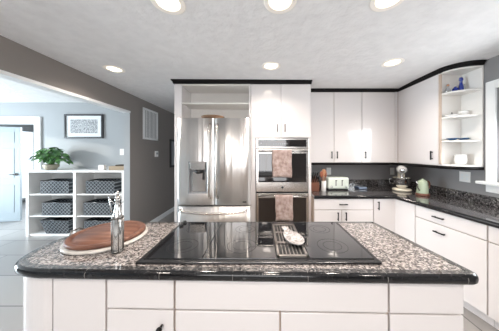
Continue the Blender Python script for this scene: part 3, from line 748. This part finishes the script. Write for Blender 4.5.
mb = MB().lathe([(.014, .0), (.016, .01), (.013, .06), (.006, .09), (.006, .10)], (2.352, 2.20, S3+.001), 16)
solo('bud_vase', 'small clear pinkish bottle right of the cobalt bottles', 'bottle', mb, 'clear_glass', (2.352, 2.20, S3))
def plate(x, y, z, r_, lab, m='ceramic_white', nm='plate', k=1):
    mb = MB()
    mb.lathe([(r_*.55, .0), (r_*.6, .003), (r_, .014), (r_, .018), (r_*.6, .007), (.001, .006)], (x, y, z+.001), 28)
    return solo(nm, lab, nm.replace('_', ' '), mb, m, (x, y, z))
plate(2.20, 2.195, S2, .062, 'small white plate on the second corner shelf')
plate(2.315, 2.175, S2, .058, 'white saucer under the teacup on the second corner shelf', nm='saucer')
r = thing('teacup', 'white teacup standing on its saucer on the second corner shelf', 'cup', (2.315, 2.175, S2+.012))
MB().lathe([(.022, .0), (.03, .008), (.042, .03), (.045, .05), (.042, .05), (.036, .03), (.02, .01)], (2.315, 2.175, S2+.0095), 26).build('bowl', 'ceramic_white', r)
MB().tube([(2.272, 2.17, S2+.05), (2.255, 2.168, S2+.045), (2.258, 2.168, S2+.025), (2.277, 2.17, S2+.02)], .004, 8).build('handle', 'ceramic_white', r)
mb = MB().lathe([(.022, .0), (.024, .01), (.008, .022), (.004, .04)], (2.205, 2.195, S2+.012), 16)
solo('small_bell', 'tiny pewter bell standing on the white plate of the second corner shelf', 'bell', mb, 'steel_dark', (2.205, 2.195, S2+.01))
def dish(x, y, z, r_, lab):
    mb = MB().lathe([(r_*.4, .0), (r_*.5, .004), (r_, .022), (r_*.98, .026), (r_*.5, .011), (.001, .009)], (x, y, z+.001), 26)
    solo('glass_dish', lab, 'dish', mb, 'blue_glass', (x, y, z), 'blue glass dishes on the third corner shelf')
dish(2.205, 2.19, S1, .055, 'left blue glass dish on the third corner shelf'); dish(2.32, 2.175, S1, .056, 'right blue glass dish on the third corner shelf')
r = thing('jug', 'white rounded jug on the lowest corner shelf', 'jug', (2.275, 2.19, S0))
MB().lathe([(.035, .001), (.048, .01), (.055, .05), (.05, .09), (.047, .115), (.043, .115), (.046, .05), (.03, .012)], (2.275, 2.165, S0), 26).build('jug_body', 'ceramic_white', r)
MB().tube([(2.322, 2.165, S0+.095), (2.345, 2.165, S0+.085), (2.345, 2.165, S0+.05), (2.324, 2.165, S0+.035)], .005, 8).build('handle', 'ceramic_white', r)

# ------------------------------------------------------------------ outlets, switches, vent
def plate_y(nm, lab, x, y, z, w_, h_, kind):
    r = thing(nm, lab, 'outlet' if kind == 'o' else 'switch', (x, y, z))
    MB().box(x-w_/2, x+w_/2, y-.006, y, z-h_/2, z+h_/2).build('cover_plate', 'plastic_white', r, .002)
    if kind == 'o':
        for dz in (-.02, .02): MB().box(x-.013, x+.013, y-.008, y-.006, z+dz-.012, z+dz+.012).build('socket', 'slot_dark' if False else 'mat_white', r, .001)
    else: MB().box(x-.012, x+.012, y-.009, y-.006, z-.03, z+.03).build('rocker', 'mat_white', r, .001)
plate_y('wall_outlet', 'white outlet on the back wall between wooden spoons and toaster', 1.155, WB, 1.14, .075, .12, 'o')
plate_y('wall_outlet', 'white outlet on the back wall left of the stand mixer', 2.235, WB, 1.14, .075, .12, 'o')
plate_y('light_switch', 'white light switch on the pale far wall above the bookcase', -2.72, 3.72, 1.47, .08, .12, 's')
r = thing('wall_outlet', 'white double outlet plate on the grey wall next to the window', 'outlet', (WR, 2.235, 1.17))
MB().box(WR-.006, WR, 2.175, 2.295, 1.11, 1.23).build('cover_plate', 'plastic_white', r, .002)
for y in (2.207, 2.263):
    for z in (1.15, 1.19): MB().box(WR-.008, WR-.006, y-.014, y+.014, z-.013, z+.013).build('socket', 'mat_white', r, .001)
r = thing('thermostat', 'white thermostat on the taupe wall under the vent grille', 'thermostat', (WX, 3.96, 1.42))
MB().box(WX, WX+.025, 3.91, 4.01, 1.37, 1.49).build('housing', 'plastic_white', r, .005)
MB().box(WX+.025, WX+.027, 3.93, 3.99, 1.42, 1.46).build('screen', 'grey_plastic', r)
r = thing('vent_grille', 'white louvred return air grille high on the taupe wall', 'vent', (WX, 3.77, 1.7))
vy0, vy1, vz0, vz1 = 3.52, 4.02, 1.71, 2.30
mb = MB(); mb.box(WX, WX+.012, vy0, vy0+.035, vz0, vz1); mb.box(WX, WX+.012, vy1-.035, vy1, vz0, vz1); mb.box(WX, WX+.012, vy0, vy1, vz0, vz0+.035); mb.box(WX, WX+.012, vy0, vy1, vz1-.035, vz1)
mb.build('frame', 'white_paint', r, .002)
MB().box(WX, WX+.002, vy0+.03, vy1-.03, vz0+.03, vz1-.03).build('backing', 'vent_slot', r)
mb = MB()
for i in range(9): y = vy0+.05+i*.047; mb.box(WX+.002, WX+.006, y, y+.024, vz0+.035, vz1-.035)
mb.build('louvres', 'white_paint', r)
r = thing('picture_frame', 'dark narrow frame on the taupe wall beyond the refrigerator cabinet', 'picture', (WX, 4.8, 1.4))
MB().box(WX, WX+.025, 4.55, 5.0, 1.1, 1.78).build('frame', 'frame_black', r, .003)
MB().box(WX+.025, WX+.027, 4.6, 4.95, 1.15, 1.73).build('print', 'grey_plastic', r)

# ------------------------------------------------------------------ recessed ceiling lamps
def lamp(x, y, lab):
    r = thing('recessed_light', lab, 'ceiling light', (x, y, CE), 'recessed ceiling lights')
    MB().lathe([(.072, -.0), (.105, -.0), (.108, -.003), (.100, -.007), (.076, -.004)], (x, y, CE-.0005), 36, cap=False).build('trim_ring', 'lamp_ring', r)
    MB().lathe([(.001, -.003), (.074, -.003), (.074, -.001)], (x, y, CE-.0005), 32, cap=False).build('lens', 'lamp_glow', r)
    MB().lathe([(.001, -.016), (.03, -.014), (.042, -.008), (.044, -.0035)], (x, y, CE-.0005), 28, cap=False).build('bulb', 'bulb_glow', r)
    return r
spots = [(-1.73, 2.24, 'recessed ceiling light near the taupe wall on the left'), (.114, 2.16, 'recessed ceiling light just above the oven cabinet doors'), (1.44, 2.08, 'recessed ceiling light in front of the right wall cabinets'),
         (-.61, 1.25, 'left one of the three recessed lights cut by the top edge of the picture'), (.125, 1.24, 'middle one of the three recessed lights cut by the top edge'), (.82, 1.22, 'right one of the three recessed lights cut by the top edge')]
L0 = lamp(*spots[0])
for x, y, lab in spots[1:]: dup(L0, (x, y, CE), lab)
for i, (x, y) in enumerate([(s[0], s[1]) for s in spots]+[(-1.4, -.4), (.1, -.4), (1.5, -.4)]):
    a_ = bpy.data.lights.new('downlight', 'SPOT'); a_.energy = LAMP_W*4; a_.spot_size = math.radians(150); a_.spot_blend = .8; a_.shadow_soft_size = .07; a_.color = (1, .89, .80)
    o = bpy.data.objects.new('downlight', a_); C.objects.link(o); o.location = (x, y, CE-.02)

# ------------------------------------------------------------------ side room: bookcase, baskets, plant, picture
bx0, bx1, byf, byb = -4.085, -2.375, 3.30, 3.68
r = thing('bookcase', 'white low open bookcase against the pale wall of the side room', 'bookcase', (-3.2, 3.5, 0))
MB().box(bx0-.03, bx1+.02, byf-.02, byb+.01, 1.115, 1.145).build('top_board', 'white_paint', r, .004)
for a_ in (bx0, -3.265, bx1-.045): MB().box(a_, a_+.045, byf, byb, 0, 1.115).build('upright', 'white_paint', r, .002)
BZ = [.035, .355, .735]
for z in BZ:
    for a_, b2 in ((bx0+.045, -3.265), (-3.22, bx1-.045)): MB().box(a_, b2, byf+.01, byb-.01, z-.02, z).build('shelf', 'white_paint', r, .002)
MB().box(bx0+.02, bx1-.02, byb-.01, byb+.004, .03, 1.115).build('back_board', 'white_paint', r)
MB().box(bx0+.045, bx1-.045, byf+.02, byf+.035, 0, .03).build('plinth', 'white_paint', r)
def basket(x, y, z, lab, w_=.50, h_=.225, top=0):
    r = thing('storage_basket', lab, 'basket', (x, y, z), 'patterned baskets in the bookcase')
    hw, hd = w_/2, .14; t = .012
    def ringp(h, e, ins): return [(x-hw-e+ins, y-hd-e+ins, z+h), (x+hw+e-ins, y-hd-e+ins, z+h), (x+hw+e-ins, y+hd+e-ins, z+h), (x-hw-e+ins, y+hd+e-ins, z+h)]
    vs = ringp(.001, -.0, 0)+ringp(h_, top, 0)+ringp(h_, top, t)+ringp(.012, 0, t)
    fs = [(3, 2, 1, 0)]+[(i*4+j, i*4+(j+1) % 4, i*4+4+(j+1) % 4, i*4+4+j) for i in range(3) for j in range(4)]+[(12, 13, 14, 15)]
    MB().add(vs, fs).build('basket_body', 'basket', r)
    mb = MB(); rim = ringp(h_, top, .004); mb.tube(rim+[rim[0]], .006, 8); mb.build('rim', 'black_plastic', r)
    return r
b0 = basket(-3.62, byf+.17, BZ[2], 'dark patterned basket, left bay, top row of the bookcase')
dup(b0, (-3.59, byf+.17, BZ[1]), 'dark patterned basket, left bay, middle row of the bookcase')
dup(b0, (-2.82, byf+.17, BZ[2]), 'dark patterned basket, right bay, top row of the bookcase')
dup(b0, (-2.86, byf+.17, BZ[1]), 'dark patterned basket, right bay, middle row of the bookcase')
basket(-3.57, byf+.17, BZ[0], 'dark flared basket with open top, left bay, bottom row', .40, .25, .05)
dup(b0, (-2.85, byf+.17, BZ[0]), 'dark patterned basket, right bay, bottom row of the bookcase')
# plant
px_, py_, pz_ = -3.83, 3.47, 1.145
r = thing('potted_plant', 'leafy green houseplant in a small round bowl on the bookcase', 'plant', (px_, py_, pz_))
MB().lathe([(.05, .001), (.07, .006), (.105, .05), (.11, .085), (.10, .10), (.092, .10), (.09, .075), (.001, .07)], (px_, py_, pz_), 28).build('pot', 'pot', r)
MB().lathe([(.09, .08), (.001, .085)], (px_, py_, pz_), 20, cap=False).build('soil', 'soil', r)
mb = MB(); ms = MB()
for i in range(190):
    az = random.uniform(0, 2*PI); rr = random.uniform(.04, .31)*(1-.25*abs(math.sin(az))); hh = .08+.30*(1-(rr/.36)**2)*random.uniform(.45, 1.1)
    if rr > .26: hh -= random.uniform(0, .06)
    tip = Vector((px_+rr*math.cos(az), min(py_+rr*math.sin(az)*.75, 3.66), pz_+.02+max(.02, hh)))
    root = Vector((px_+.03*math.cos(az), py_+.03*math.sin(az), pz_+.085)); mid = (root+tip)/2+Vector((0, 0, .06))
    if i % 3 == 0: ms.tube([root, mid, tip], .0025, 5)
    d = Vector((math.cos(az), math.sin(az)*.8, random.uniform(-.9, .15))).normalized(); sdv = d.cross(Vector((random.uniform(-.4, .4), random.uniform(-.4, .4), 1))).normalized(); nn = sdv.cross(d)
    L = random.uniform(.07, .12); W = L*.32; prev = None; vs = []
    for k, wk in enumerate((.1, .75, 1, .7, .06)):
        t = k/4; c = tip+d*L*(t-.3)-Vector((0, 0, .03*t*t)); vs += [c-sdv*W*wk+nn*.008*wk, c-nn*0, c+sdv*W*wk+nn*.008*wk]
    for v_ in vs: v_.y = min(v_.y, 3.70)
    mb.add(vs, [(k*3+j, k*3+j+1, k*3+4+j, k*3+3+j) for k in range(4) for j in range(2)], True)
mb.build('foliage', 'leaf', r, weld=False); ms.build('stems', 'leaf', r)
# small things on the bookcase
mb = MB().box(-2.93, -2.83, 3.42, 3.48, 1.146, 1.235)
solo('card_box', 'small white box standing on the right half of the bookcase', 'box', mb, 'plastic_white', (-2.88, 3.45, 1.146), bevel=.004)
r = thing('wooden_box', 'small brown box with dark lid at the right end of the bookcase', 'box', (-2.56, 3.45, 1.146))
MB().box(-2.71, -2.42, 3.38, 3.52, 1.146, 1.215).build('body', 'brown_box', r, .003); MB().box(-2.60, -2.43, 3.39, 3.51, 1.215, 1.24).build('lid', 'soil', r, .003)
# framed group picture
fx0, fx1, fz0, fz1, fy = -3.83, -3.08, 1.735, 2.205, 3.72
r = thing('picture_frame', 'black framed wide print with white mat above the bookcase', 'picture', ((fx0+fx1)/2, fy, fz0))
mb = MB(); mb.box(fx0, fx0+.03, fy-.03, fy, fz0, fz1); mb.box(fx1-.03, fx1, fy-.03, fy, fz0, fz1); mb.box(fx0+.03, fx1-.03, fy-.03, fy, fz0, fz0+.03); mb.box(fx0+.03, fx1-.03, fy-.03, fy, fz1-.03, fz1)
mb.build('frame', 'frame_black', r, .002)
MB().box(fx0+.03, fx1-.03, fy-.012, fy-.004, fz0+.03, fz1-.03).build('mat_board', 'mat_white', r)
MB().box(fx0+.11, fx1-.11, fy-.014, fy-.012, fz0+.10, fz1-.10).build('print', 'print', r)
